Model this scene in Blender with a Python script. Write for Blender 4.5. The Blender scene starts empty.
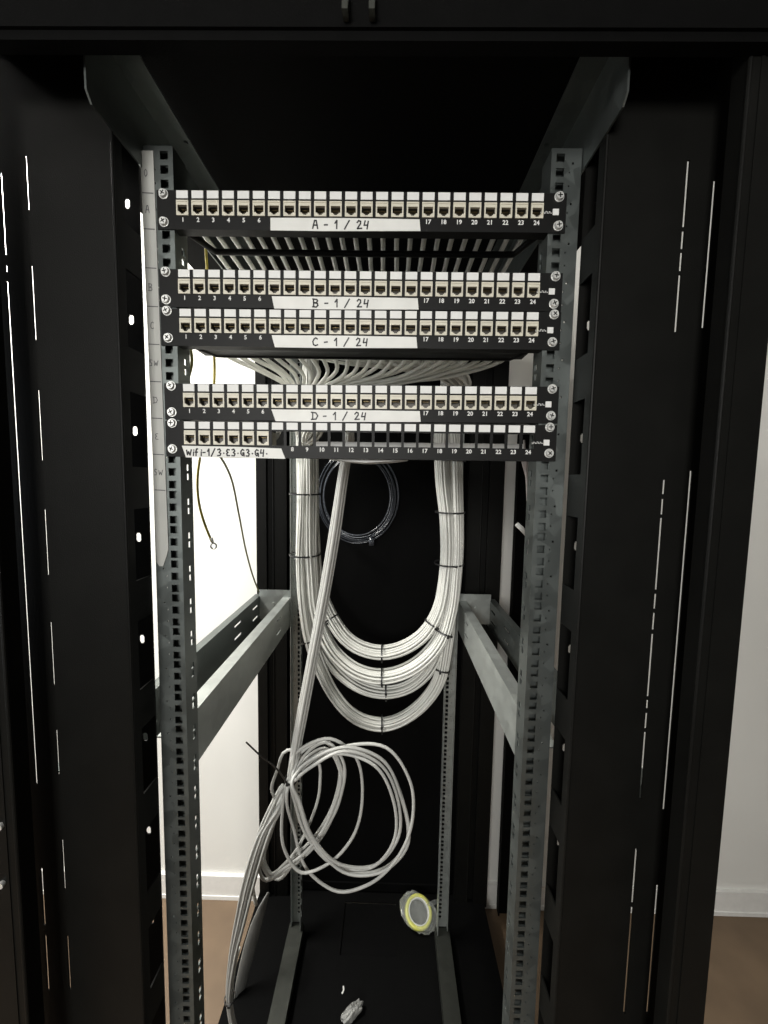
import bpy, math, random
from mathutils import Vector, Matrix
random.seed(7)
C = bpy.context.scene.collection
ZO = 1950.0            # room floor lies 1950 mm under the origin of the rack's measure

def P(x, y, z):        # millimetres in the rack's frame -> metres
    return Vector((x/1000, y/1000, (z+ZO)/1000))

# ------------------------------------------------------------------ camera
FPX, TH, YAW, ROLL = 397.5584, .0829767, -.0133452, .0175471
CAM = Vector((40.899, -497.723, -331.150))
ct, st, cy_, sy_ = math.cos(TH), math.sin(TH), math.cos(YAW), math.sin(YAW)
FW = Vector((sy_*ct, cy_*ct, -st)); R0 = Vector((cy_, -sy_, 0)); U0 = R0.cross(FW)
RT = math.cos(ROLL)*R0 + math.sin(ROLL)*U0; UP = -math.sin(ROLL)*R0 + math.cos(ROLL)*U0
def at(u, v, y):       # point (mm) at depth y on the line of sight through a measured image point
    d = FW*FPX + RT*(u-384) + UP*(512-v)
    return CAM + d*((y-CAM.y)/d.y)
cam_d = bpy.data.cameras.new('camera'); cam = bpy.data.objects.new('camera', cam_d); C.objects.link(cam)
cam_d.sensor_fit = 'HORIZONTAL'; cam_d.sensor_width = 36; cam_d.lens = 36*FPX/768
cam_d.clip_start = .01
M3 = Matrix((RT, UP, -FW)).transposed()
cam.matrix_world = Matrix.Translation(P(*CAM)) @ M3.to_4x4()
bpy.context.scene.camera = cam

# ------------------------------------------------------------------ materials
def mat(name, col, rough=.5, metal=0.0, noise=0.0, nscale=60, bump=0.0, bscale=300, spec=.5, trans=0.0, emit=None, voro=False, alpha=None, rnoise=0.0):
    m = bpy.data.materials.new(name); m.use_nodes = True
    nt = m.node_tree; b = nt.nodes['Principled BSDF']
    b.inputs['Base Color'].default_value = (*col, 1); b.inputs['Roughness'].default_value = rough
    b.inputs['Metallic'].default_value = metal
    b.inputs['Specular IOR Level'].default_value = spec
    if trans: b.inputs['Transmission Weight'].default_value = trans
    if alpha is not None: b.inputs['Alpha'].default_value = alpha
    tc = nt.nodes.new('ShaderNodeTexCoord')
    if noise:
        n = nt.nodes.new('ShaderNodeTexVoronoi' if voro else 'ShaderNodeTexNoise')
        n.inputs['Scale'].default_value = nscale
        nt.links.new(tc.outputs['Object'], n.inputs['Vector'])
        r = nt.nodes.new('ShaderNodeMapRange')
        r.inputs['To Min'].default_value = 1-noise; r.inputs['To Max'].default_value = 1+noise
        if voro:
            sp = nt.nodes.new('ShaderNodeSeparateColor'); nt.links.new(n.outputs['Color'], sp.inputs[0])
            nt.links.new(sp.outputs[0], r.inputs['Value'])
        else:
            r.inputs['From Min'].default_value = .3; r.inputs['From Max'].default_value = .7
            nt.links.new(n.outputs['Fac'], r.inputs['Value'])
        mx = nt.nodes.new('ShaderNodeVectorMath'); mx.operation = 'SCALE'
        mx.inputs[0].default_value = col
        nt.links.new(r.outputs[0], mx.inputs['Scale'])
        nt.links.new(mx.outputs[0], b.inputs['Base Color'])
        if rnoise:
            r2 = nt.nodes.new('ShaderNodeMapRange'); r2.inputs['To Min'].default_value = rough-rnoise; r2.inputs['To Max'].default_value = rough+rnoise
            nt.links.new(r.inputs['Value'].links[0].from_socket, r2.inputs['Value'])
            nt.links.new(r2.outputs[0], b.inputs['Roughness'])
    if bump:
        n2 = nt.nodes.new('ShaderNodeTexNoise'); n2.inputs['Scale'].default_value = bscale
        nt.links.new(tc.outputs['Object'], n2.inputs['Vector'])
        bp = nt.nodes.new('ShaderNodeBump'); bp.inputs['Strength'].default_value = bump; bp.inputs['Distance'].default_value = .001
        nt.links.new(n2.outputs['Fac'], bp.inputs['Height']); nt.links.new(bp.outputs[0], b.inputs['Normal'])
    return m
BLACK  = mat('black_powder_coat', (.0045, .0045, .004), .45, spec=.11, noise=.12, nscale=25, bump=.25, bscale=900)
BLACKM = mat('black_shaded', (.0025, .0025, .0025), .65, spec=.04, noise=.1, bump=.2, bscale=700)  # darker copy of the black coat, shade put into its colour
PANELB = mat('panel_black', (.0045, .0045, .0045), .5, spec=.18, noise=.08, bump=.1, bscale=900)
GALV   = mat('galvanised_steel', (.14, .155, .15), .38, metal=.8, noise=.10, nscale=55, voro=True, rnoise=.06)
GALVR  = mat('galvanised_steel_lit', (.36, .38, .365), .36, metal=.6, noise=.10, nscale=55, voro=True, rnoise=.06)  # lit copy of the galvanised steel, side light put into the paler colour
GALVD  = mat('galvanised_steel_shaded', (.04, .042, .036), .5, metal=.6, noise=.1, nscale=55, voro=True)  # shaded copy of the galvanised steel, dimness put into the colour
ZINC   = mat('bright_zinc', (.72, .72, .70), .38, metal=.6, noise=.1, nscale=200)
JACKM  = mat('cream_plastic', (.54, .51, .42), .45, noise=.05)
JACKD  = mat('jack_cavity', (.05, .043, .032), .5, noise=.1)
GOLD   = mat('gold_contact', (.22, .16, .07), .4, metal=.8, noise=.05)
WHITE  = mat('label_white', (.64, .64, .625), .55, noise=.03)
TAPE   = mat('label_tape_paper', (.62, .62, .595), .5, noise=.05, nscale=40, bump=.35, bscale=70)
INK    = mat('black_ink', (.012, .011, .014), .5, noise=.05)
PENC   = mat('faded_ink', (.06, .06, .065), .6, noise=.05)
CABLE  = mat('grey_cable_jacket', (.62, .62, .58), .38, noise=.05, nscale=30)
CABLE2 = mat('grey_cable_jacket_shaded', (.42, .42, .40), .42, noise=.05, nscale=30)  # same cable jacket, darkened in colour for the weaker light lower down
CPRINT = mat('cable_print', (.10, .10, .10), .5, noise=.05)
TIE    = mat('black_nylon', (.012, .012, .012), .4, noise=.1)
YG     = mat('yellow_green_jacket', (.45, .36, .05), .4, noise=.3, nscale=150)
OLIVE  = mat('olive_jacket', (.14, .13, .04), .45, noise=.2, nscale=150)
COILM  = mat('grey_blue_glossy_jacket', (.045, .05, .06), .16, noise=.1)
STRIP  = mat('grey_label_strip', (.36, .36, .34), .42, noise=.08, nscale=20)
GREYP  = mat('grey_sheet', (.2, .2, .19), .5, noise=.12, nscale=15)
LTRAY  = mat('light_grey_tray', (.55, .55, .54), .4, noise=.05)
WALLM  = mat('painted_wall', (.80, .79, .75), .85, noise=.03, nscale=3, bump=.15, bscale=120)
WALLG  = mat('unseen_wall_darkened', (.16, .16, .155), .85, noise=.03, nscale=3, bump=.15, bscale=120)  # for unseen walls, toned dark to cut bounced light
BASEM  = mat('white_skirting', (.80, .79, .76), .5, noise=.03)
FLOORM = mat('brown_floor', (.15, .10, .06), .55, noise=.12, nscale=9, bump=.1, bscale=90)
CEILM  = mat('ceiling_paint', (.35, .35, .34), .9, noise=.02)  # unseen ceiling, greyed to cut bounced light
YTAPE  = mat('yellow_tape', (.50, .50, .10), .35, noise=.1)
CLEAR  = mat('clear_film', (.85, .88, .84), .15, trans=.6, alpha=.28, noise=.05, bump=.9, bscale=45)
WPLAS  = mat('white_plastic', (.6, .6, .57), .4, noise=.05)
PINKW  = mat('pinkish_white_cord', (.52, .46, .44), .5, noise=.05)

# ------------------------------------------------------------------ mesh helpers
class MB:
    def __init__(s): s.v = []; s.f = []; s.m = []; s.mats = []; s.cur = 0
    def use(s, m):
        if m not in s.mats: s.mats.append(m)
        s.cur = s.mats.index(m); return s
    def add(s, vs, fs):
        o = len(s.v); s.v += [P(*p) for p in vs]
        for f in fs: s.f.append([i+o for i in f]); s.m.append(s.cur)
    def box(s, x0, x1, y0, y1, z0, z1, bev=0):
        if x0 > x1: x0, x1 = x1, x0
        if y0 > y1: y0, y1 = y1, y0
        if z0 > z1: z0, z1 = z1, z0
        s.add([(x0,y0,z0),(x1,y0,z0),(x1,y1,z0),(x0,y1,z0),(x0,y0,z1),(x1,y0,z1),(x1,y1,z1),(x0,y1,z1)],
              [(0,3,2,1),(4,5,6,7),(0,1,5,4),(1,2,6,5),(2,3,7,6),(3,0,4,7)])
    def plate(s, mp, a0, a1, b0, b1, t, holes):
        """sheet in plane (a,b) with rectangular holes; mp(a,b,d) -> xyz, d in 0..t"""
        A = sorted(set([a0, a1] + [c for h in holes for c in (h[0], h[1]) if a0 < c < a1]))
        B = sorted(set([b0, b1] + [c for h in holes for c in (h[2], h[3]) if b0 < c < b1]))
        na, nb = len(A)-1, len(B)-1
        full = [[True]*nb for _ in range(na)]
        import bisect
        for h in holes:
            i0 = bisect.bisect_left(A, h[0]); i1 = bisect.bisect_left(A, h[1])
            j0 = bisect.bisect_left(B, h[2]); j1 = bisect.bisect_left(B, h[3])
            for i in range(max(0,i0), min(na,i1)):
                for j in range(max(0,j0), min(nb,j1)): full[i][j] = False
        vid = {}; vs = []; fs = []
        def V(i, j, k):
            if (i,j,k) not in vid:
                vid[(i,j,k)] = len(vs); vs.append(mp(A[i], B[j], t*k))
            return vid[(i,j,k)]
        # merge runs of full cells along b when every cell in both columns match is unnecessary: cells stay as quads
        for i in range(na):
            for j in range(nb):
                if not full[i][j]: continue
                fs.append((V(i,j,0),V(i+1,j,0),V(i+1,j+1,0),V(i,j+1,0)))
                fs.append((V(i,j,1),V(i,j+1,1),V(i+1,j+1,1),V(i+1,j,1)))
                if i == 0 or not full[i-1][j]: fs.append((V(i,j,0),V(i,j+1,0),V(i,j+1,1),V(i,j,1)))
                if i == na-1 or not full[i+1][j]: fs.append((V(i+1,j,0),V(i+1,j,1),V(i+1,j+1,1),V(i+1,j+1,0)))
                if j == 0 or not full[i][j-1]: fs.append((V(i,j,0),V(i,j,1),V(i+1,j,1),V(i+1,j,0)))
                if j == nb-1 or not full[i][j+1]: fs.append((V(i,j+1,0),V(i+1,j+1,0),V(i+1,j+1,1),V(i,j+1,1)))
        s.add(vs, fs)
    def poly(s, pts, mp, t):
        n = len(pts)
        s.add([mp(a,b,0) for a,b in pts]+[mp(a,b,t) for a,b in pts],
              [list(range(n))[::-1], list(range(n,2*n))] + [(i,(i+1)%n,n+(i+1)%n,n+i) for i in range(n)])
    def cyl(s, c, ax, r, h, n=16, r2=None):
        """disc/cylinder: centre c, axis unit letter, from c along axis by h"""
        r2 = r if r2 is None else r2
        vs = []
        for k, rr in ((0, r), (1, r2)):
            for i in range(n):
                a = 2*math.pi*i/n; p, q = rr*math.cos(a), rr*math.sin(a)
                if ax == 'y': vs.append((c[0]+p, c[1]+h*k, c[2]+q))
                elif ax == 'z': vs.append((c[0]+p, c[1]+q, c[2]+h*k))
                else: vs.append((c[0]+h*k, c[1]+p, c[2]+q))
        s.add(vs, [tuple(range(n)), tuple(range(2*n-1, n-1, -1))] + [(i, n+i, n+(i+1)%n, (i+1)%n) for i in range(n)])
    def tube(s, pts, r, n=8, closed=False, flat=None):
        pts = [Vector(p) for p in pts]; m = len(pts)
        T = []
        for i in range(m):
            a = pts[(i-1) % m] if closed or i > 0 else pts[0]
            b = pts[(i+1) % m] if closed or i < m-1 else pts[-1]
            d = b-a
            T.append(d.normalized() if d.length > 1e-9 else Vector((0,0,1)))
        ref = Vector((0,1,0)) if abs(T[0].y) < .9 else Vector((1,0,0))
        N = (ref - T[0]*ref.dot(T[0])).normalized(); vs = []
        for i in range(m):
            N = N - T[i]*N.dot(T[i])
            N = N.normalized() if N.length > 1e-6 else T[i].orthogonal().normalized()
            B = T[i].cross(N)
            ra, rb = (r, r) if flat is None else flat
            for k in range(n):
                a = 2*math.pi*k/n
                vs.append(tuple(pts[i] + N*ra*math.cos(a) + B*rb*math.sin(a)))
        fs = []
        for i in range(m if closed else m-1):
            j = (i+1) % m
            for k in range(n): fs.append((i*n+k, i*n+(k+1)%n, j*n+(k+1)%n, j*n+k))
        if not closed:
            fs.append(tuple(range(n))[::-1]); fs.append(tuple((m-1)*n+k for k in range(n)))
        s.add(vs, fs)
    def build(s, name, m=None, parent=None, smooth=False):
        me = bpy.data.meshes.new(name)
        org = Vector((0,0,0))
        me.from_pydata([tuple(v) for v in s.v], [], s.f)
        if s.mats:
            for x in s.mats: me.materials.append(x)
            me.polygons.foreach_set('material_index', s.m)
        elif m: me.materials.append(m)
        if smooth: me.polygons.foreach_set('use_smooth', [True]*len(me.polygons))
        me.update()
        o = bpy.data.objects.new(name, me); C.objects.link(o)
        if parent is not None: put(o, parent)
        return o
    def build_thing(s, name, m=None, smooth=False, base=None):
        """stand-alone mesh whose origin sits at its base"""
        xs = [v.x for v in s.v]; ys = [v.y for v in s.v]; zs = [v.z for v in s.v]
        b = Vector(((min(xs)+max(xs))/2, (min(ys)+max(ys))/2, min(zs)))
        s.v = [v-b for v in s.v]
        o = s.build(name, m, None, smooth); o.location = b; return o
def put(o, parent):
    o.parent = parent; o.matrix_parent_inverse = Matrix.Translation(-wloc(parent))
def wloc(o):
    if o.parent is None: return Vector(o.location)
    return Vector((0, 0, 0))        # parts carry an identity world matrix
def tag(o, label=None, cat=None, group=None, kind=None):
    if label: o['label'] = label
    if cat: o['category'] = cat
    if group: o['group'] = group
    if kind: o['kind'] = kind
    return o
def empty(name, loc):
    o = bpy.data.objects.new(name, None); o.empty_display_size = .05; C.objects.link(o); o.location = P(*loc); return o
def crom(pts, step):
    """Catmull-Rom polyline through pts, about one sample per step mm"""
    pts = [Vector(p) for p in pts]; out = []
    for i in range(len(pts)-1):
        p1, p2 = pts[i], pts[i+1]
        p0 = pts[i-1] if i else p1*2-p2; p3 = pts[i+2] if i+2 < len(pts) else p2*2-p1
        L = (p2-p1).length; n = max(2, int(L/step)+1)
        # centripetal-ish: scale tangents to segment length
        l0 = max((p1-p0).length, 1e-3); l2 = max((p3-p2).length, 1e-3); L = max(L, 1e-3)
        m1 = ((p1-p0)/l0*L + (p2-p1)) * .5 if l0 > 0 else p2-p1
        t1 = (((p1-p0)/l0)*L*L + ((p2-p1)/L)*l0*L)/(l0+L)
        t2 = (((p2-p1)/L)*l2*L + ((p3-p2)/l2)*L*L)/(l2+L)
        for k in range(n):
            t = k/n; a = 2*t**3-3*t*t+1; b = t**3-2*t*t+t; c = -2*t**3+3*t*t; d = t**3-t*t
            out.append(p1*a + t1*b + p2*c + t2*d)
    out.append(pts[-1]); return out

# ------------------------------------------------------------------ the room
def struct(name, mb, m): o = mb.build(name, m); o['kind'] = 'structure'; return o
XL, XR, YF, YB, ZC = -2300, 2600, -2900, 905, 850
b = MB(); b.box(XL, XR, YF, YB, -2050, -1950); struct('floor', b, FLOORM)
b = MB(); b.box(XL, XR, YF, YB, ZC, ZC+100); struct('ceiling', b, CEILM)
b = MB(); b.box(XL-100, XR+100, YB, YB+100, -2050, ZC+100); struct('wall_back', b, WALLM)
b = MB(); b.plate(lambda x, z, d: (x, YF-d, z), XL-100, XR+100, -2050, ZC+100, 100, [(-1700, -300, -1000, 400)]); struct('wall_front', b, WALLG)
b = MB()
for x0, x1, z0, z1 in ((-1700,-1650,-1000,400),(-350,-300,-1000,400),(-1700,-300,-1000,-950),(-1700,-300,350,400),(-1025,-975,-1000,400)): b.box(x0, x1, YF-60, YF-10, z0, z1)
struct('window_front_added', b, WHITE)  # unseen window frame, added to go with the front fill light
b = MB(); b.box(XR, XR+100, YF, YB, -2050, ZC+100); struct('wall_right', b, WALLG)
# left wall with a window opening
WY0, WY1, WZ0, WZ1 = -900, 500, -1050, 450
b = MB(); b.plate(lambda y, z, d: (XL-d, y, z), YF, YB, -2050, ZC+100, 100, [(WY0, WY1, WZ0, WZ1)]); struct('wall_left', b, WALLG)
b = MB()
for y0, y1, z0, z1 in ((WY0,WY0+50,WZ0,WZ1),(WY1-50,WY1,WZ0,WZ1),(WY0,WY1,WZ0,WZ0+50),(WY0,WY1,WZ1-50,WZ1),(-225,-175,WZ0,WZ1)): b.box(XL-60, XL-10, y0, y1, z0, z1)
struct('window_1', b, WHITE)
b = MB(); b.box(XL, XR, YB-14, YB, -1950, -1855); b.box(XL, XR, YB-17, YB, -1950, -1935); struct('baseboard_back', b, BASEM)

# ------------------------------------------------------------------ the rack
rack = empty('server_rack', (0, 380, -1950))
tag(rack, 'tall open black server rack with galvanised mounting rails, no side panels, against the white wall', 'server rack')
def rpart(name, mb, m, label=None, smooth=False):
    o = mb.build(name, m, rack, smooth)
    if label: o['label'] = label
    return o
for s in (-1, 1):
    # front corner post (folded sheet)
    b = MB()
    xi = 360*s; xo = 400*s
    b.box(xi, xo, -100, -97, -1900, 170)
    b.box(xi, xi+3*s, -97, -80, -1900, 170)
    b.box(xo, xo-3*s, -97, -60, -1900, 170)
    b.tube([(xi+1.5*s, -98.5, -1900), (xi+1.5*s, -98.5, 170)], 2.2, 10)
    b.box(xi+10*s, xi+13*s, -101, -99, -1900, 170)
    post = rpart('corner_post', b, BLACK)
    if s < 0:
        for u, v in ((2, 825), (3, 883)):
            q = at(u, v, -100); k = MB(); k.cyl((q.x, -104, q.z), 'y', 3.5, 5, 12); k.build('screw', ZINC, post)
    # filler sheet between post and mounting rail: face, cut-out flange, rear lip with slots
    b = MB()
    zc = [-143-136*k for k in range(-1, 13)]
    if s < 0:
        slots = [(6,-49),(-106,-185),(-239,-317),(-373,-449),(-505,-582),(-638,-695),(-780,-847),(-910,-985),(-1045,-1120)]
        fh = [(352.6, 354.8, z1, z0) for z0, z1 in slots]
        fh += [(380.4, 383, at(14, v1, -50).z, at(14, v0, -50).z) for v0, v1 in ((172, 255), (265, 272), (281, 430))]
        fh += [(380.4, 383, at(33, v1, -50).z, at(33, v0, -50).z) for v0, v1 in ((430.3, 784), (868, 925), (935, 990))]
    else:
        fh = []
        for v0, v1 in ((160,227),(230.5,249),(252,271),(274.5,332),(480,494),(499,514.5),(518,590),(594,609),(613,630),(634,697),(700,709),(713,729),(732,799),(848,904),(907,1014)):
            u = 680.8-(v0-254)*.0749; fh.append((344.6, 347.4, at(u, v1, -50).z, at(u, v0, -50).z))
        for v0, v1 in ((180,328),(471,811),(885,1014)):
            u = 709-(v0-250)*.08; fh.append((373.2, 376, at(u, v1, -50).z, at(u, v0, -50).z))
    b.plate(lambda x, z, d: (s*x, -50+d, z), 260, 394, -1830, 120, 2, fh)
    b.plate(lambda y, z, d: (s*(260+d), y, z), -48, -4, -1830, 120, 2, [(-35, -6, z-43, z+43) for z in zc])
    b.plate(lambda x, z, d: (s*x, -6+d, z), 262, 300, -1830, 120, 2, [h for k in range(-1, 12) for zq in (-145.3-132.3*k,) for h in ((271.2, 277.8, zq-4, zq+4), (272.2, 276.8, zq-5.6, zq+5.6))])
    b.tube([(s*261, -49, -1830), (s*261, -49, 120)], 1.8, 8)
    rpart('filler_plate', b, BLACK)
    # front mounting rail: perforated face and inner flange
    def rail(y0, sgn, zlo, zhi):
        m = MB(); holes = []; ng = 0
        k = 0
        while True:
            base = 6.35 - 44.45*(k-1)
            if base-44 < zlo: break
            for dz in (6.35, 22.225, 38.1):
                z = base-dz
                if zlo+6 < z < zhi-6: holes.append((227.75, 237.25, z-4.75, z+4.75))
            z = base-22.2
            if z < zhi-6:
                holes.append((245.8, 248.2, z+8.6, z+11))
                holes.append((242.6, 244, z-1, z+1)); holes.append((242.6, 244, z-16, z-14))
            k += 1
        m.plate(lambda x, z, d: (s*x, y0+sgn*d, z), 222, 257, zlo, zhi, 2, holes)
        fl = []
        k = 0
        while 6.35-44.45*k-44 > zlo:
            z = 6.35-44.45*k-22.2
            if z < zhi-30:
                fl.append((16, 23, z+2, z+10)); fl.append((16, 23, z-10, z-2))
            k += 1
        m.plate(lambda y, z, d: (s*(222+d), y0+sgn*y, z), 2, 30, zlo, zhi, 2, fl)
        m.plate(lambda y, z, d: (s*(255+d), y0+sgn*y, z), 2, 16, zlo, zhi, 2, [])
        if sgn > 0: m.plate(lambda x, z, d: (s*x, y0+sgn*(12+d), z), 224, 243, zlo, zhi, 1.5, [])
        if sgn > 0: m.plate(lambda y, z, d: (s*(241.5+d), y0+sgn*y, z), 2, 12, zlo, zhi, 1.5, [])
        return m
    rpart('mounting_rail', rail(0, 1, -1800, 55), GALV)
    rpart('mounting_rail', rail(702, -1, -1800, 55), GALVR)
    # depth brackets at top, middle and bottom
    b = MB()
    b.poly([(-87, 38), (-80, 30), (700, 30), (700, 107), (-87, 107)], lambda y, z, d: (s*(258+d), y, z), 2)
    b.box(s*229, s*260, -87, 700, 105, 107)
    b.cyl((s*236, 60, 103), 'z', 3, 2, 12)
    rpart('top_bracket', b, GALV)
    b = MB()
    sl = [(545, 585, z-3, z+3) for z in (-722, -757)]
    b.plate(lambda y, z, d: (s*(258+d), y, z), 32, 700, -788, -700, 2, sl)
    b.box(s*260, s*282, 32, 700, -702, -700)
    b.box(s*260, s*357, 698, 700, -772, -678)
    b.cyl((s*312, 694, -722), 'y', 4.5, 4, 12)
    rpart('rail_bracket', b, GALVR)
    b = MB()
    sl = [(y, y+46, z-3, z+3) for y in (500, 638) for z in (-722, -755)]
    b.plate(lambda y, z, d: (s*(355+d), y, z), -40, 718, -784, -698, 2, sl)
    b.box(s*357, s*374, -40, 718, -700, -698)
    rpart('frame_bracket', b, GALV)
    b = MB()
    b.box(s*216, s*263, 0, 700, -1806, -1803)
    b.box(s*216, s*219, 0, 700, -1836, -1806); b.box(s*260, s*263, 0, 700, -1836, -1806)
    rpart('base_channel', b, GALVD)
    # rear corner post, several folds
    b = MB()
    xo = 399 if s < 0 else 414
    b.box(s*366, s*xo, 806, 850, -1850, 120)
    b.box(s*344, s*366, 822, 850, -1850, 120)
    b.box(s*300, s*344, 812, 850, -1850, 120)
    b.tube([(s*344, 812, -1850), (s*344, 812, 120)], 3, 8)
    rpart('rear_post', b, BLACK)
    # feet
    b = MB()
    for y in (-70, 820):
        b.cyl((s*370, y, -1950), 'z', 24, 12, 20, 20); b.cyl((s*370, y, -1938), 'z', 7, 90, 12)
    rpart('levelling_feet', b, BLACKM)
b = MB(); b.box(-400, 400, -112, -99, 56, 175)
b.box(-400, 400, -118, -112, 150, 175); b.box(-400, 400, -115, -112, 64, 68)
rpart('front_beam', b, BLACKM)
for x in (-5, 18):
    b = MB(); b.box(x-2.5, x+2.5, -122, -112, 68, 88); b.box(x-2.5, x+2.5, -127, -121, 66, 74)
    rpart('latch_hook', b, GALVD)
b = MB(); b.box(-400, 400, -112, 850, 122, 126); rpart('roof', b, BLACKM)
b = MB()
b.plate(lambda x, y, d: (x, y, -1840+d), -405, 405, -112, 850, 3, [(-90, 90, 640, 800)])
b.box(-90, 90, 640, 800, -1846, -1843)
b.box(-405, 405, -112, -108, -1900, -1840); b.box(-405, -401, -112, 850, -1862, -1840); b.box(401, 405, -112, 850, -1862, -1840)
rpart('base_plate', b, BLACKM)
b = MB(); b.box(-300, 300, 838, 848, -1840, 122)
b.box(-290, 290, 832, 838, -1828, -1800); b.box(-290, 290, 832, 838, 80, 110)
b.box(-290, -270, 832, 838, -1800, 80); b.box(270, 290, 832, 838, -1800, 80)
rpart('rear_door', b, BLACKM)

# ------------------------------------------------------------------ handwriting strokes
GL = {
 'A': [[(0,0),(.25,1),(.45,1),(.62,0)],[(.08,.42),(.58,.42)]],
 'B': [[(.05,0),(.05,1)],[(-.08,1),(.45,.95),(.55,.78),(.4,.55),(.08,.5)],[(.1,.5),(.5,.45),(.6,.2),(.4,0),(-.08,.02)]],
 'C': [[(.6,.85),(.4,1),(.15,.85),(.03,.5),(.1,.12),(.35,0),(.62,.12)]],
 'D': [[(.08,0),(.08,.95)],[(-.1,.95),(.5,.9),(.72,.5),(.5,.08),(-.1,.02)]],
 'E': [[(.5,.9),(.2,.92),(.08,.7),(.3,.52),(.08,.35),(.15,.08),(.55,.05)]],
 'W': [[(0,.8),(.12,.1),(.32,.55),(.5,.08),(.72,.85)]],
 'i': [[(.1,0),(.12,.55)],[(.14,.78),(.17,.84)]],
 'f': [[(.42,.95),(.25,.95),(.18,.75),(.15,0)],[(0,.5),(.38,.52)]],
 'G': [[(.55,.85),(.3,.98),(.08,.7),(.08,.35),(.3,.12),(.5,.25),(.52,.48),(.3,.45),(.55,.48),(.58,0)]],
 '1': [[(0,.65),(.25,1),(.25,0)]],
 '2': [[(.02,.78),(.2,1),(.45,.92),(.45,.65),(.05,.05),(.6,.08)]],
 '3': [[(.05,.9),(.35,.98),(.5,.75),(.25,.52),(.52,.35),(.4,.05),(.02,.05)]],
 '4': [[(.15,1),(.05,.45),(.5,.5)],[(.55,.95),(.42,0)]],
 '0': [[(.3,1),(.05,.7),(.08,.25),(.3,0),(.52,.3),(.5,.75),(.3,1)]],
 'S': [[(.5,.9),(.2,.98),(.08,.72),(.42,.42),(.35,.08),(.02,.08)]],
 '/': [[(0,-.05),(.6,1.05)]], '-': [[(0,.45),(.4,.48)]], '.': [[(.1,.38),(.18,.42)]], ' ': []}
ADV = {'-': .7, '.': .5, 'i': .35, '1': .6, '/': .95, ' ': .6, 'W': .95}
def hand(mb, text, x, y, z, h, w=.9, sx=1.0, rnd=None):
    rnd = rnd or random.Random(3)
    for ch in text:
        for stroke in GL[ch]:
            pts = [(x+a*h*sx + rnd.uniform(-.02,.02)*h, z+c*h + rnd.uniform(-.02,.02)*h) for a, c in stroke]
            for (xa, za), (xb, zb) in zip(pts, pts[1:]):
                L = math.hypot(xb-xa, zb-za) or 1; nx, nz = -(zb-za)/L*w/2, (xb-xa)/L*w/2; ex, ez = (xb-xa)/L*w*.3, (zb-za)/L*w*.3
                mb.poly([(xa-ex+nx, za-ez+nz), (xa-ex-nx, za-ez-nz), (xb+ex-nx, zb+ez-nz), (xb+ex+nx, zb+ez+nz)], lambda p, q, d: (p, y-d, q), .12)
        x += h*sx*ADV.get(ch, .85)
    return x

# printed digits: from Blender's built-in font, turned to mesh data
_dg = {}
def digits(text):
    if text not in _dg:
        cu = bpy.data.curves.new('t', 'FONT'); cu.body = text; cu.size = 1; cu.align_x = 'CENTER'; cu.resolution_u = 2; cu.offset = .025
        o = bpy.data.objects.new('t', cu); C.objects.link(o)
        me = bpy.data.meshes.new_from_object(o.evaluated_get(bpy.context.evaluated_depsgraph_get()))
        _dg[text] = ([v.co.copy() for v in me.vertices], [list(p.vertices) for p in me.polygons])
        bpy.data.objects.remove(o); bpy.data.curves.remove(cu); bpy.data.meshes.remove(me)
    return _dg[text]
def print_text(mb, text, x, y, z, size):
    vs, fs = digits(text)
    mb.add([(x+v.x*size, y, z+v.y*size) for v in vs], fs)

# ------------------------------------------------------------------ patch panels
U = 44.45
PX = [-210.6 + 18.17*i for i in range(24)]
DZ = {'A': -1.3, 'B': -1.9, 'C': -3.0, 'D': -2.8, 'E': -3.2}   # each panel sits a little low in its screw slots
KEYS = [('A', 0), ('B', 2), ('C', 3), ('D', 5), ('E', 6)]
TEXTS = {'A': 'A - 1 / 24', 'B': 'B - 1 / 24', 'C': 'C - 1 / 24', 'D': 'D - 1 / 24'}
PLAB = {'A': 'topmost black 24-port patch panel, white tape handwritten A - 1/24',
        'B': 'black 24-port patch panel with white tape handwritten B - 1/24',
        'C': 'black 24-port patch panel with white tape handwritten C - 1/24',
        'D': 'black 24-port patch panel with white tape handwritten D - 1/24',
        'E': 'lowest black patch panel with six jacks, eighteen empty openings and a Wifi tape'}
def jack(x, zo, parent):
    b = MB().use(JACKM)
    X0, X1, Z0, Z1 = x-7.2, x+7.2, zo-22.3, zo-5.3
    hz = zo-16.6
    b.plate(lambda a, c, d: (a, -3.2+d, c), X0, X1, Z0, Z1, 3.2,
            [(x-5.6, x+5.6, hz-1.6, hz+5.8), (x-3.4, x+3.4, hz-2.9, hz-1.6), (x-1.9, x+1.9, hz-4.2, hz-2.9)])
    b.box(X0+.6, X1-.6, 14, 32, zo-24, zo-4)                    # body behind the face
    for k in (0, 1): b.box(X0 if k == 0 else X1-1, X0+1 if k == 0 else X1, 0, 14, Z0, Z1)
    b.box(X0, X1, 0, 14, Z0, Z0+1); b.box(X0, X1, 0, 14, Z1-1, Z1)
    b.box(x-6.2, x+6.2, -3.9, -3.2, Z1-2.2, Z1-.9)              # shutter ridge
    b.use(JACKD); b.box(X0+1, X1-1, 8.5, 9.5, Z0+1, Z1-1)
    b.box(x-6, x-5.4, 0, 9, hz-3.8, hz+5.6); b.box(x+5.4, x+6, 0, 9, hz-3.8, hz+5.6)
    b.box(x-6, x+6, 0, 9, hz+5.4, hz+6.2)
    b.use(GOLD)
    for k in range(8): b.box(x-3.9+k*1.05, x-3.5+k*1.05, 2.5, 7.5, hz+3.6, hz+4.2)
    return b.build('jack', None, parent)
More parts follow.
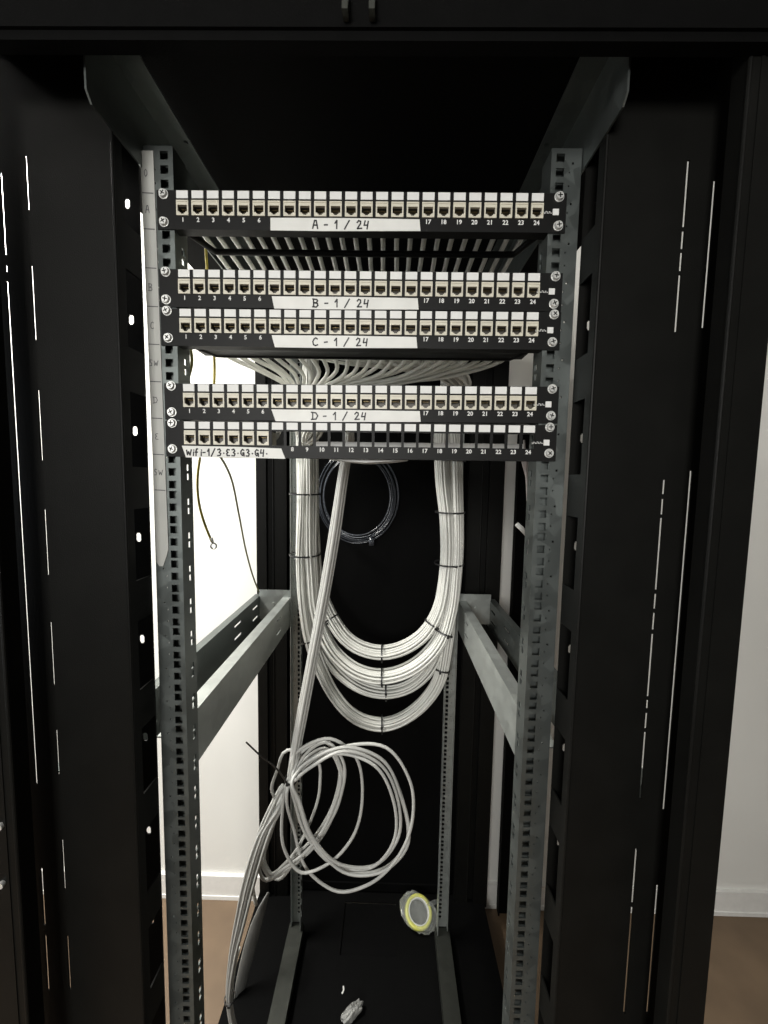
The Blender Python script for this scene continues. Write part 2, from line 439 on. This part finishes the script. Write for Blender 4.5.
for key, n in KEYS:
    zr = -n*U; zo = zr + DZ[key]
    root = empty('patch_panel', (0, 0, zo-38))
    tag(root, PLAB[key], 'patch panel', 'black patch panels screwed to the front rails')
    b = MB()
    holes = [(x-7.4, x+7.4, zo-22.5, zo-5.1) for x in PX]
    for sx in (-232.55, 232.55):
        for dz in (0, -31.75): holes.append((sx-3.5, sx+3.5, zr+dz-3, zr+dz+3))
    b.plate(lambda a, c, d: (a, -2+d, c), -241.3, 241.3, zo-37.6, zo+6.2, 2, holes)
    b.box(-222, 222, 0, 12, zo-37.6, zo-36); b.box(-222, 222, 0, 8, zo+4.6, zo+6.2)
    b.build('face_plate', PANELB, root)
    for x in PX:
        w = MB(); w.box(x-6.9, x+6.9, -2.9, -2, zo-3.2, zo+5.4); w.build('label_window', WHITE, root)
    b = MB(); lab0 = {'E': 7}.get(key, 0)
    for i, x in enumerate(PX):
        tape = (6 <= i <= 15) if key != 'E' else i <= 6
        if key != 'E' or i < 6: jack(x, zo, root)
        if tape and b.v: b.build('port_number_print', WHITE, root); b = MB()
        if not tape: print_text(b, str(i+1), x, -2.25, zo-29.2, 7.0)
    if b.v: b.build('port_number_print', WHITE, root)
    # tape with handwriting
    if key != 'E':
        x0, x1 = {'A': (-106, 71), 'B': (-105, 71), 'C': (-106, 70), 'D': (-109, 74)}[key]
        sk = {'A': 0, 'B': 3, 'C': 4, 'D': 5}[key]
        pts = [(x0, zo-24.3), (x0+sk, zo-38.4), (x0+60, zo-38.7), (x1-40, zo-38.0), (x1+.5, zo-37.6), (x1-1, zo-24.6), (x0+90, zo-24)]
    else:
        pts = [(-221, zo-24.2), (-216, zo-38.6), (-160, zo-37.8), (-92, zo-38.8), (-97, zo-26.2), (-150, zo-24.8)]
    b = MB(); b.poly(pts[::-1], lambda p, q, d: (p, -2.5-d, q), .5); tp = b.build('label_tape', TAPE, root)
    b = MB()
    if key != 'E': hand(b, TEXTS[key], x0+50, -3.05, zo-36, 9.0, 1.7, 1.06, random.Random(n))
    else: hand(b, 'Wifi-1/3.E3.G3.G4.', -215, -3.05, zo-36.3, 8.6, 1.75, .94, random.Random(9))
    b.build('handwriting', INK, tp)
    for sx in (-232.55, 232.55):
        for dz in (0, -31.75):
            c = (sx+random.uniform(-.5,.5), -2, zr+.4+dz+random.uniform(-.5,.5))
            b = MB(); b.cyl((c[0], -3, c[2]), 'y', 5.6, 1, 20); b.cyl((c[0], -6.2, c[2]), 'y', 4.0, 3.2, 20, 5.0)
            a = random.uniform(0, 1.5)
            b.use(BLACK)
            for q in (a, a+math.pi/2):
                dx, dz2 = math.cos(q), math.sin(q)
                b.poly([(c[0]+dx*2.8-dz2*.6, c[2]+dz2*2.8+dx*.6), (c[0]-dx*2.8-dz2*.6, c[2]-dz2*2.8+dx*.6),
                        (c[0]-dx*2.8+dz2*.6, c[2]-dz2*2.8-dx*.6), (c[0]+dx*2.8+dz2*.6, c[2]+dz2*2.8-dx*.6)], lambda p, q, d: (p, -6.2-d, q), .1)
            o = MB(); o.v = b.v; o.f = b.f; o.mats = [ZINC, BLACK]; o.m = [0]*(len(b.f)-12) + [1]*12
            o.build('screw', None, root)
    b = MB(); b.box(225.5, 232.5, -2.8, -2, zo-18.5, zo-11.5); b.build('badge', WHITE, root)
    b = MB(); rr = random.Random(4)
    for k in range(7):                         # tiny worn lettering left of the badge
        xx = 211.5+k*1.95; h = rr.choice((1.6, 2.2, 2.6))
        b.box(xx, xx+.5, -2.25, -2, zo-16.4, zo-16.4+h); b.box(xx+.5, xx+1.3, -2.25, -2, zo-16.4+(h-.6 if k % 2 else 0), zo-16.4+(h if k % 2 else .6))
    b.build('brand_print', WHITE, root)
    # lacing bar behind the jacks
    b = MB()
    if key == 'C': b.box(-216, 216, 12, 60, zo-31, zo-29.5)  # black sheet added behind C only, to darken the gap there
    if key == 'E':
        b.use(LTRAY)
        b.plate(lambda a, c, d: (a, 70+d, c), -70, 225, zo-32, zo-10.5, 1.5, [])
        b.poly([(-45, zo-36.5), (-25, zo-39.5), (5, zo-41.5), (40, zo-39.5), (62, zo-36.5)], lambda p, q, d: (p, 14+d, q), 56)
        b.build('cable_tray', None, root)
    else:
        b.tube([(-218, 12, zo-29), (-204, 50, zo-29), (-200, 60, zo-29), (-190, 61, zo-29), (0, 62, zo-29), (190, 61, zo-29), (200, 60, zo-29), (204, 50, zo-29), (218, 12, zo-29)], 4, 10)
        b.build('lacing_bar', PANELB, root, True)

    # sits with a little play in its screw slots
    ddx, ddz, rot = {'A': (0, -.4, 0), 'B': (0, 0, 0), 'C': (.6, .6, -.002), 'D': (2.9, 1.4, -.0055), 'E': (2.9, .6, -.004)}[key]
    root.location.x += ddx/1000; root.location.z += ddz/1000; root.rotation_euler.y = rot

# ------------------------------------------------------------------ label strip on the left rail
b = MB()
zt, zb = at(150, 148, -1).z, at(156, 566, -1).z
xl, xr = -260, -244.5
pts = [(xl, zt-3), (xl+5, zb+5), (xl+8, zb), (xl+13, zb), (xr+2, zb+12), (xr+5, zb+22), (xr, zt-3)]
b.poly(pts, lambda p, q, d: (p, -1.2+d, q), 1.2)
ls = b.build_thing('label_strip', STRIP)
tag(ls, 'long grey adhesive strip with handwritten rack unit letters on the left front rail', 'label strip')
b = MB(); rr = random.Random(5)
for k, t in enumerate(['0', 'A', '', 'B', 'C', 'SW', 'D', 'E', 'SW']):
    zc = 6.35+44.45 - 44.45*k - 22
    if k == 0: zc -= 4
    dx = .55*k
    hand(b, t, xl+dx+(4 if len(t) < 2 else 1), -1.35, zc-5, 8, .8, .85, rr)
    b.poly([(xl+dx+1, zc-22.5), (xr+dx-1, zc-23), (xr+dx-1, zc-24.1), (xl+dx+1, zc-23.6)][::-1], lambda p, q, d: (p, -1.35-d, q), .1)
b.build('handwriting', PENC, ls)


# ------------------------------------------------------------------ network cables
RC = 3.4
def hexoff(n, pitch):
    pts = []
    for i in range(-5, 6):
        for j in range(-5, 6):
            x = pitch*(i + .5*(j % 2)); z = pitch*j*.866
            pts.append((x*x+z*z, x, z))
    pts.sort(); return [(a, b) for _, a, b in pts[:n]]
def frames(pl):
    out = []
    for i, p in enumerate(pl):
        t = (pl[min(i+1, len(pl)-1)] - pl[max(i-1, 0)]).normalized()
        n = t.cross(Vector((0, 1, 0)))
        n = n.normalized() if n.length > .2 else Vector((1, 0, 0))
        out.append((p, t, n, t.cross(n).normalized()))
    return out
def L3(u, v, y): return tuple(at(u, v, y))
# centre lines of the four tied loops; upper legs end at the roof
yLf, yLb, yRf, yRb = 622, 660, 620, 658
BUN = {
 # A, B: come over the right rear rail, down right, loop, up left
 'A': [(188, 560, -28), (205, 610, -55), L3(446, 400, yRf), L3(443, 478, yRf), L3(447, 520, yRf), L3(446, 575, yRf), L3(438, 613, 612), L3(425, 634, 605), L3(405, 648, 600), L3(382, 653.5, 600), L3(350, 643, 605), L3(331, 619, 625), L3(316, 580, yLb), L3(312, 540, yLb), L3(311, 480, yLb), L3(311, 400, yLb), L3(310, 300, yLb), L3(308, 200, yLb)],
 'B': [(200, 540, -62), (226, 590, -85), L3(455, 400, yRf-4), L3(455, 470, yRf-4), L3(455, 570, yRf-6), L3(450, 612, 605), L3(441, 640, 590), L3(428, 657, 580), L3(406, 672, 575), L3(382, 677.5, 575), L3(355, 671, 580), L3(333, 652, 592), L3(317, 618, yLf-10), L3(311, 570, yLf), L3(310, 480, yLf), L3(310, 400, yLf), L3(310, 300, yLf), L3(308, 200, yLf)],
 # C, D: down left, loop, up right
 'C': [(-150, 500, -205), (-188, 590, -225), L3(304, 430, yLb), L3(304, 500, yLb), L3(303, 570, yLb), L3(308, 612, 650), L3(322, 648, 638), L3(340, 672, 630), L3(362, 687, 624), L3(386, 692, 620), L3(410, 686, 623), L3(430, 668, 632), L3(443, 635, 645), L3(447, 600, yRb), L3(447, 550, yRb), L3(447, 460, yRb), L3(448, 380, yRb), L3(449, 280, yRb), L3(449, 200, yRb)],
 'D': [(-160, 480, -178), (-198, 580, -185), L3(304, 440, yLf), L3(304, 500, yLf), L3(302, 565, yLf), L3(305, 610, 615), L3(310, 640, 608), L3(320, 668, 603), L3(335, 696, 600), L3(356, 717, 600), L3(382, 724.5, 600), L3(404, 718, 602), L3(422, 704, 608), L3(437, 683, 618), L3(445, 648, 635), L3(450, 600, yRb), L3(453, 540, yRb), L3(454, 460, yRb), L3(455, 380, yRb), L3(456, 280, yRb), L3(456, 200, yRb)]}
CLAB = {'A': 'grey network cable behind panel A, tied into the uppermost U-shaped loop',
        'B': 'grey network cable behind panel B, tied into the front middle U-shaped loop',
        'C': 'grey network cable fanning behind panel C, tied into the rear middle U-shaped loop',
        'D': 'grey network cable behind panel D, tied into the lowest and widest U-shaped loop'}
FR = {}
for key, zn in (('A', 0), ('B', 2), ('C', 3), ('D', 5)):
    pl = crom(BUN[key], 22); fr = frames(pl); FR[key] = fr
    offs = hexoff(24, 8.2)
    offs.sort(key=lambda o: o[0])
    cx0 = BUN[key][0]
    zj = -zn*U-14
    for i in range(24):
        rr = random.Random(hash(key) % 97 * 0 + ord(key)*100+i)
        a, bb = offs[i]; ph = [rr.uniform(0, 6.28) for _ in range(4)]
        if key in 'AB': a = a
        pts = [(PX[i], 33, zj), (PX[i], 70, zj), (PX[i]+rr.uniform(-1.5,1.5), 130, zj-1)]
        tx, ty, tz = cx0
        w1 = (PX[i]*.93 + tx*.07, 200, zj + (2 if key != 'C' else -2) + rr.uniform(-3, 3))
        if key == 'C':
            pts += [(PX[i]*.80 - 16, 195, zj-2-rr.uniform(0, 6)), (PX[i]*.36-85, 285, zj-6-rr.uniform(0, 14)), (PX[i]*.12-125, 390, zj-26+rr.uniform(-6, 6))]
        elif key == 'B':
            pts += [(PX[i]*.9+6, 190, zj+rr.uniform(-3, 2)), (PX[i]*.66+45, 300, zj+8+rr.uniform(-12, 16)), (PX[i]*.3+125, 420, zj+26+rr.uniform(-14, 12))]
        elif key == 'A':
            pts += [(PX[i], 190, zj-3), (PX[i]*.92+8, 260, zj-12+rr.uniform(-3, 3)), (PX[i]*.45+95, 410, zj-24+rr.uniform(-8, 8))]
        else:
            pts += [(PX[i]*.8-16, 190, zj+12), (PX[i]*.4-80, 290, zj+22+rr.uniform(-3, 6)), (PX[i]*.15-125, 390, zj+40+rr.uniform(-3, 6))]
        seg = []
        N = len(fr)
        for k in range(0, N, 2):
            p, t, nn, bn = fr[k]; q = k/N
            ja = a + 2.0*math.sin(ph[0]+q*11); jb = bb + 2.2*math.sin(ph[1]+q*10)
            fan = 1 + .8*max(0, 1-k/5)
            seg.append(p + nn*ja*fan + bn*jb*fan)
        full = crom([Vector(p) for p in pts] + seg, 26)
        full = [p for k, p in enumerate(full)]
        m = MB(); m.tube(full, RC, 7)
        o = m.build_thing('network_cable', CABLE, True)
        tag(o, CLAB[key], 'network cable', 'network cables of panel '+key)

# ------------------------------------------------------------------ the six cables that hang free from the lowest panel into a coil
yc = 330
down = [(349, 432, 205), (348, 446, 215), (344, 470, 240), (335, 530, 290), (325, 590, 320), (313, 655, yc), (302, 715, yc), (294, 760, yc), (291, 779, yc)]
LOOPS = [
 [(300, 752), (335, 737), (358, 752), (367, 795), (357, 836), (333, 862), (306, 871), (290, 850), (287, 810), (290, 782)],
 [(302, 766), (345, 749), (378, 760), (399, 800), (403, 848), (380, 871), (345, 874), (312, 845), (296, 805), (291, 780)],
 [(312, 765), (350, 744), (388, 746), (412, 780), (414, 820), (398, 858), (368, 884), (340, 890), (312, 872), (296, 830), (291, 782)],
 [(302, 755), (325, 744), (338, 760), (336, 800), (318, 835), (292, 862), (272, 880), (262, 866), (268, 832), (284, 790)],
 [(300, 762), (314, 762), (317, 785), (306, 825), (284, 862), (268, 874), (259, 862), (264, 825), (282, 788)],
 [(305, 770), (340, 752), (376, 764), (395, 800), (394, 842), (372, 866), (340, 866), (310, 838), (296, 800), (291, 781)],
 [(300, 768), (330, 750), (342, 772), (334, 812), (314, 846), (288, 868), (266, 880), (258, 850), (270, 812), (285, 786)],
 [(296, 748), (286, 748), (276, 768), (271, 790), (278, 800), (288, 784)],
]
PICK = [(0, 3), (1, 4), (2, 6), (5, 3), (1, 7), (5, 6)]
tail = [(282, 800), (266, 830), (252, 872), (241, 918), (232, 962), (229, 998), (233, 1026), (250, 1062)]
offs6 = [(-7.6, 3), (7.4, 4), (-4.0, -5), (4.2, -4.5), (0, 6), (0.5, -10)]
for i in range(6):
    rr = random.Random(50+i); zj = -6*U-14; ox, oy = offs6[i]
    pts = [(PX[i], 33, zj), (PX[i], 56, zj+2), (PX[i]+4, 95, zj+32), (PX[i]*.9, 140, zj+48), (PX[i]*.45-30, 175, zj+52+i), (-62, 192, zj+50+i)]
    for k, (u, v, y) in enumerate(down):
        p = at(u, v, y); w = (.8, .8, .9, 1.1, 1.2, 1.2, 1.15, 1.0, .9)[k]
        pts.append((p.x+ox*w+rr.uniform(-.5,.5), p.y+oy*w, p.z))
    for li, lp in enumerate(PICK[i]):
        off = Vector((rr.uniform(-6, 6), 0, rr.uniform(-6, 6)))
        n = len(LOOPS[lp])
        for k, (u, v) in enumerate(LOOPS[lp]):
            p = at(u, v, yc + 14*math.sin(k*.7+i) + (li*2-1)*12 + oy)
            e = .35 if k in (n-1,) else 1
            pts.append(p + off*e + Vector((ox*.7, 0, 0)))
    for k, (u, v) in enumerate(tail):
        spread = [1.0, 2.2, 2.4, 1.6, 1.0, .7, .8, 1.2][k]
        p = at(u, v, yc-4 - 6*k)
        pts.append((p.x+(i-2.5)*2.6*spread, p.y+oy*.6, p.z+(i-2.5)*2*(spread if k < 3 else 0)))
    last = pts[-1]; pts += [(last[0]+30+i*6, last[1]-60, last[2]-90), (last[0]+40+i*8, last[1]-110, last[2]-140)]
    m = MB(); m.tube(crom(pts, 14), RC, 8)
    o = m.build_thing('network_cable', CABLE2, True)
    tag(o, 'grey network cable hanging diagonally from the lowest panel into the loose coil below', 'network cable', 'network cables of the lowest panel')

# cut cable ends near the floor
def cable_bit(px, y, r, m, name, label, cat, dy=0):
    pts = [tuple(at(u, v, y+dy*k)) for k, (u, v) in enumerate(px)]
    mb = MB(); mb.tube(crom(pts, 10), r, 10); o = mb.build_thing(name, m, True); return tag(o, label, cat)
cable_bit([(239, 948), (235, 965), (232, 985), (231, 1004), (233, 1030)], 322, 3.8, CABLE, 'cable_end', 'short cut grey cable end sticking up beside the tied cables above the floor', 'cable end')
cable_bit([(257, 842), (254, 858), (252, 872), (253, 890), (256, 905)], 372, 4.2, CABLE, 'cable_end', 'thick pale cable end dangling left of the coil just above the curved grey strip', 'cable end')

# ------------------------------------------------------------------ cable ties
def tie(c, t, rx, ry, label, tail=None, w=2.2, head=None):
    """ring round a bundle: centre c (mm), direction t of the bundle, half widths rx (in view) and ry (in depth)"""
    t = Vector(t).normalized(); n = t.cross(Vector((0, 1, 0))).normalized(); bn = t.cross(n).normalized(); c = Vector(c)
    ring = [c + n*rx*math.cos(a) + bn*ry*math.sin(a) for a in [2*math.pi*k/28 for k in range(28)]]
    m = MB()
    vs = []; fs = []
    for p in ring:
        o = (p-c).normalized()
        vs += [tuple(p-t*w), tuple(p+t*w), tuple(p+t*w+o*1.3), tuple(p-t*w+o*1.3)]
    for i in range(28):
        j = (i+1) % 28
        for k in range(4): fs.append((i*4+k, i*4+(k+1)%4, j*4+(k+1)%4, j*4+k))
    m.add(vs, fs)
    h = c - Vector((0, 1, 0))*ry + n*rx*.3*(head or 1)
    m.box(h.x-3, h.x+3, h.y-4, h.y, h.z-2.6, h.z+2.6)
    if tail: m.tube(crom([h, *[Vector(q) for q in tail]], 8), 1.6, 6, flat=(1.0, 2.1))
    o = m.build_thing('cable_tie', TIE)
    return tag(o, label, 'cable tie', 'black cable ties on the bundles')
def A3(u, v, y): return at(u, v, y)
for u, v, y, dx, lab, rx in (
    (306, 454, 641, 0, 'black cable tie round the left bundle just under the lowest panel', 41),
    (305, 494, 641, 0, 'black cable tie round the left bundle a little below the panels', 41),
    (305, 554, 641, 0, 'black cable tie round the left bundle above the side bracket', 41),
    (450, 461, 639, 0, 'black cable tie at the top of the right bundle under the lowest panel', 40),
    (450, 512, 639, 0, 'black cable tie round the right bundle below its bulge', 39),
    (449, 563, 639, 0, 'black cable tie round the right bundle above the side bracket', 39)):
    tie(A3(u, v, y), (dx, 0, -1), rx+3, 50, lab)
def tang(key, c):
    best = min(range(len(FR[key])), key=lambda k: (FR[key][k][0]-c).length)
    return FR[key][best][0], FR[key][best][1]
for key, u, v, y, lab in (
    ('A', 382, 653, 600, 'black cable tie at the bottom of the uppermost cable loop'),
    ('B', 383, 677, 575, 'black cable tie at the bottom of the front middle cable loop'),
    ('C', 386, 692, 620, 'black cable tie at the bottom of the rear middle cable loop'),
    ('D', 383, 724, 600, 'black cable tie at the bottom of the lowest cable loop'),
    ('D', 309, 638, 608, 'black cable tie on the left bundle partly behind the hanging cables'),
    ('A', 331, 616, 620, 'black cable tie on the left side of the uppermost cable loop'),
    ('A', 431, 622, 610, 'black cable tie on the right side of the uppermost cable loop'),
    ('B', 447, 632, 590, 'black cable tie on the right side of the front middle cable loop'),
    ('D', 440, 667, 625, 'black cable tie on the right side of the lowest cable loop')):
    p, t = tang(key, A3(u, v, y)); tie(p, t, 24.5, 25, lab)
tie(A3(291, 779, yc), (-.3, 0, -1), 13, 16, 'black cable tie with a long loose tail round the hanging cables above the coil',
    tail=[A3(276, 768, yc-22), A3(262, 757, yc-24), A3(246, 742, yc-26)], w=2.2, head=-1)
tie(A3(230, 998, yc-34), (0, 0, -1), 11, 13, 'small black cable tie round the cables near the floor on the left')

# ------------------------------------------------------------------ earth wires and loose things
def wire(name, pts, r, m, label, cat, ring=None):
    mb = MB().use(m); mb.tube(crom(pts, 8), r, 8)
    if ring:
        mb.use(ZINC); c = Vector(ring)
        mb.tube([c+Vector((4.5*math.cos(a), 0, 4.5*math.sin(a))) for a in [2*math.pi*k/18 for k in range(18)]], 1.3, 6, closed=True)
        mb.tube([c+Vector((-1, 0, 4.5)), c+Vector((-2.5, 0, 13))], 2.0, 8)
    o = mb.build_thing(name, None, True); return tag(o, label, cat)
y = 110
wire('earth_wire', [L3(209, 228, 60), L3(206, 246, 66), L3(207, 268, 68), L3(207, 320, 70), L3(213, 346, 80), L3(214, 385, 84), L3(206, 430, 90), L3(200, 458, y), L3(197.5, 480, y), L3(199, 503, y), L3(204, 522, y), L3(209, 535, y), L3(212, 542, y)],
     1.9, YG, 'yellow-green earth wire hanging behind the panels with a loose ring terminal', 'earth wire', ring=L3(213.5, 546, y))
wire('earth_wire', [L3(190, 345, 60), L3(192, 360, 64), L3(187, 385, 66), L3(190, 420, 90), L3(205, 440, 150), L3(219, 455, 230), L3(231, 478, 330), L3(239, 515, 440), L3(247, 555, 560), L3(255, 582, 640), L3(259, 592, 662)],
     2.2, OLIVE, 'olive earth wire running down to the far end of the left side bracket', 'earth wire')
wire('bonding_wire', [L3(181, 362, 30), L3(184, 372, 34), L3(181, 384, 34), L3(183, 420, 34), L3(186, 458, 34), L3(184, 466, 34), L3(181.5, 462, 34)],
     1.5, YG, 'short yellow wire looped close behind the left front rail', 'earth wire')

# coil hung on the rear door
mb = MB(); cc = at(358, 497, 800)
for k in range(6):
    rad = 112 + k*5.5 + random.uniform(-2, 2); dx, dz = random.uniform(-5, 5), random.uniform(-5, 5)
    mb.tube([cc+Vector((rad*.95*math.cos(a)+dx, -8+4*math.sin(2*a+k)+k*2.2, rad*1.12*math.sin(a)+dz)) for a in [2*math.pi*q/48 for q in range(48)]], 2.6, 8, closed=True)
p = at(372, 541, 790); mb.box(p.x-9, p.x+7, p.y-8, p.y+14, p.z-14, p.z+10)
o = mb.build_thing('cable_coil', COILM, True); tag(o, 'round coil of thin dark glossy cable hanging against the black back of the rack', 'cable coil')

# white cord with a connector beside the right front rail
mb = MB().use(PINKW)
mb.poly([(at(521, 459, 180).x, at(521, 459, 180).z), (at(526, 478, 180).x, at(526, 478, 180).z), (at(529, 478, 180).x, at(529, 478, 180).z), (at(529, 459, 180).x, at(529, 459, 180).z)], lambda a, c, d: (a, 180+d, c), 2)
mb.tube(crom([L3(524, 440, 180), L3(526, 470, 180), L3(527.5, 500, 180), L3(527.5, 530, 180), L3(528, 570, 180), L3(528, 640, 184), L3(526, 700, 190)], 12), 1.8, 8)
mb.use(WPLAS); mb.tube([L3(516.5, 524, 176), L3(521, 528, 176), L3(527, 534.5, 176)], 4.2, 10)
o = mb.build_thing('cord', None, True); tag(o, 'thin pinkish-white cord with a white plug hanging beside the right front rail', 'cord')

# black board leaning by the wall, right of the rack's back
mb = MB()
xb = at(510.5, 600, 885).x
mb.box(xb, xb+130, 872, 890, -1949, -165); mb.box(xb, xb+4, 862, 872, -1949, -165); mb.box(xb+126, xb+130, 862, 872, -1949, -165)
mb.box(xb+4, xb+126, 862, 872, -169, -165)
o = mb.build_thing('side_panel', BLACKM); tag(o, 'black sheet panel standing by the white wall behind the right front rail', 'side panel')

# curved grey strip on the floor of the rack, left
mb = MB(); yS = 560
o_l = [(268, 893), (259, 908), (251, 926), (245, 945), (240, 965), (236, 985), (234, 1004)]
o_r = [(241, 1004), (246, 985), (252, 962), (258, 940), (263, 920), (267, 903), (269.5, 894)]
def yy(v): return 560 - (v-893)*.35
vs = []; L = [at(u, v, yy(v)) for u, v in o_l]; R = [at(u, v, yy(v)+22) for u, v in o_r[::-1]]
for a, c in zip(L, R): vs += [tuple(a), tuple(c), tuple(c+Vector((0, 3, 0))), tuple(a+Vector((-2.5, 3, 0)))]
fs = []
for i in range(len(L)-1):
    for k in range(4): fs.append((i*4+k, (i+1)*4+k, (i+1)*4+(k+1)%4, i*4+(k+1)%4))
fs += [(0, 1, 2, 3), tuple(len(vs)-4+k for k in (3, 2, 1, 0))]
mb.add(vs, fs)
o = mb.build_thing('curved_strip', GREYP, True); tag(o, 'curved flat grey strip standing at the lower left beside the hanging cables', 'strip')

# tape roll in a clear bag on the rack floor
FZ = -1837
d = at(418, 923, 1000)-CAM; tt = (FZ-CAM.z)/d.z; c = CAM + d*tt
root = empty('tape_roll', (c.x, c.y, FZ)); tag(root, 'yellow tape roll in a crumpled clear bag at the right rear of the rack floor', 'tape roll')
mb = MB()
ax = Vector((.2, -.42, .88)).normalized(); n1 = ax.cross(Vector((0, 1, 0))).normalized(); n2 = ax.cross(n1)
cc = Vector((c.x, c.y, FZ+40))
for rad0, rad1, hh, m in ((46, 36, 9, YTAPE), (36, 33, 9.5, WPLAS)):
    mb.use(m); vs = []; fs = []; n = 40
    for i in range(n):
        a = 2*math.pi*i/n; rd = n1*math.cos(a)+n2*math.sin(a)
        vs += [tuple(cc+rd*rad0-ax*hh), tuple(cc+rd*rad0+ax*hh), tuple(cc+rd*rad1+ax*hh), tuple(cc+rd*rad1-ax*hh)]
    for i in range(n):
        j = (i+1) % n
        for k in range(4): fs.append((i*4+k, i*4+(k+1)%4, j*4+(k+1)%4, j*4+k))
    mb.add(vs, fs)
mb.build('tape_ring', None, root, True)
mb = MB(); rr = random.Random(11); vs = []; fs = []; nu, nv = 22, 12
for i in range(nu):
    for j in range(nv+1):
        a = 2*math.pi*i/nu; ph = -math.pi/2+math.pi*j/nv
        k = 1+rr.uniform(-.1, .1)
        rd = (n1*math.cos(a)+n2*math.sin(a))*math.cos(ph)*56*k*(1+.18*math.cos(2*a+.6)) + ax*math.sin(ph)*17*k
        q = cc+rd; q.z = max(q.z, FZ+1.5); vs.append(tuple(q))
for i in range(nu):
    for j in range(nv): fs.append((i*(nv+1)+j, ((i+1)%nu)*(nv+1)+j, ((i+1)%nu)*(nv+1)+j+1, i*(nv+1)+j+1))
mb.add(vs, fs)
e0 = cc+n1*50; tp = [cc+Vector((20, 0, 25)), cc+Vector((48, 4, 40)), cc+Vector((74, 6, 44)), cc+Vector((72, 8, 30)), cc+Vector((46, 6, 16))]
mb.add([tuple(p) for p in tp]+[tuple(p+Vector((0, 1.5, 0))) for p in tp], [(0,1,2,3,4),(9,8,7,6,5)]+[(i,(i+1)%5,5+(i+1)%5,5+i) for i in range(5)])
mb.build('clear_bag', CLEAR, root, False)

# crumpled plastic and a crumb on the floor near the front
def onfloor(u, v): d = at(u, v, 1000)-CAM; return CAM + d*((FZ-CAM.z)/d.z)
c = onfloor(352, 1016); mb = MB(); rr = random.Random(21); vs = []; nu, nv = 18, 9
for i in range(nu):
    for j in range(nv+1):
        a = 2*math.pi*i/nu; ph = -math.pi/2+math.pi*j/nv; k = 1+rr.uniform(-.16, .16)
        x = 34*math.cos(a)*math.cos(ph)*k; yv = 16*math.sin(a)*math.cos(ph)*k; z = 15*math.sin(ph)*k
        vs.append((c.x+x*.85-yv*.4, c.y+x*.5+yv*.9, max(FZ+.5, FZ+13+z+x*.15)))
fs = [(i*(nv+1)+j, ((i+1)%nu)*(nv+1)+j, ((i+1)%nu)*(nv+1)+j+1, i*(nv+1)+j+1) for i in range(nu) for j in range(nv)]
mb.add(vs, fs); o = mb.build_thing('plastic_wrapper', GREYP, False); tag(o, 'small crumpled grey plastic wrapper on the black rack floor at the bottom centre', 'wrapper')
c = onfloor(343, 991); mb = MB(); mb.tube(crom([(c.x-2, c.y-8, FZ+2.5), (c.x+2, c.y, FZ+3), (c.x, c.y+9, FZ+2.5)], 4), 2.4, 8)
o = mb.build_thing('cable_offcut', WPLAS, True); tag(o, 'tiny white cable offcut on the black rack floor behind the crumpled wrapper', 'offcut')

# ------------------------------------------------------------------ light
def area(name, loc, size, sy, power, col, rot):
    l = bpy.data.lights.new(name, 'AREA'); l.shape = 'RECTANGLE'; l.size = size/1000; l.size_y = sy/1000; l.energy = power; l.color = col
    o = bpy.data.objects.new(name, l); C.objects.link(o); o.location = P(*loc); o.rotation_euler = rot; return o
area('window_daylight', (XL+5, -200, -300), 1400, 1500, 15, (.93, .98, 1.0), (0, math.radians(-90), 0))
area('left_wall_fill', (-1350, 350, ZC-6), 300, 900, 100, (1, .98, .92), (0, 0, 0))  # added light without a fixture, brightens the back wall at left
area('front_fill', (-1000, YF+5, -300), 1300, 1300, 8, (1, .985, .94), (math.radians(90), 0, 0))  # added fill at the unseen front window, lights the rack front
area('panel_fill', (-430, -2250, 40), 600, 600, 49, (1, .985, .94), (math.radians(80), 0, math.radians(-11)))  # added light behind the camera, no fixture, brightens panels and cables
w = bpy.data.worlds.new('world'); bpy.context.scene.world = w; w.use_nodes = True
w.node_tree.nodes['Background'].inputs[0].default_value = (.6, .75, 1, 1); w.node_tree.nodes['Background'].inputs[1].default_value = .3
vs_ = bpy.context.scene.view_settings
vs_.view_transform = 'Standard'; vs_.look = 'None'; vs_.exposure = 0.0; vs_.gamma = 1; vs_.use_curve_mapping = False
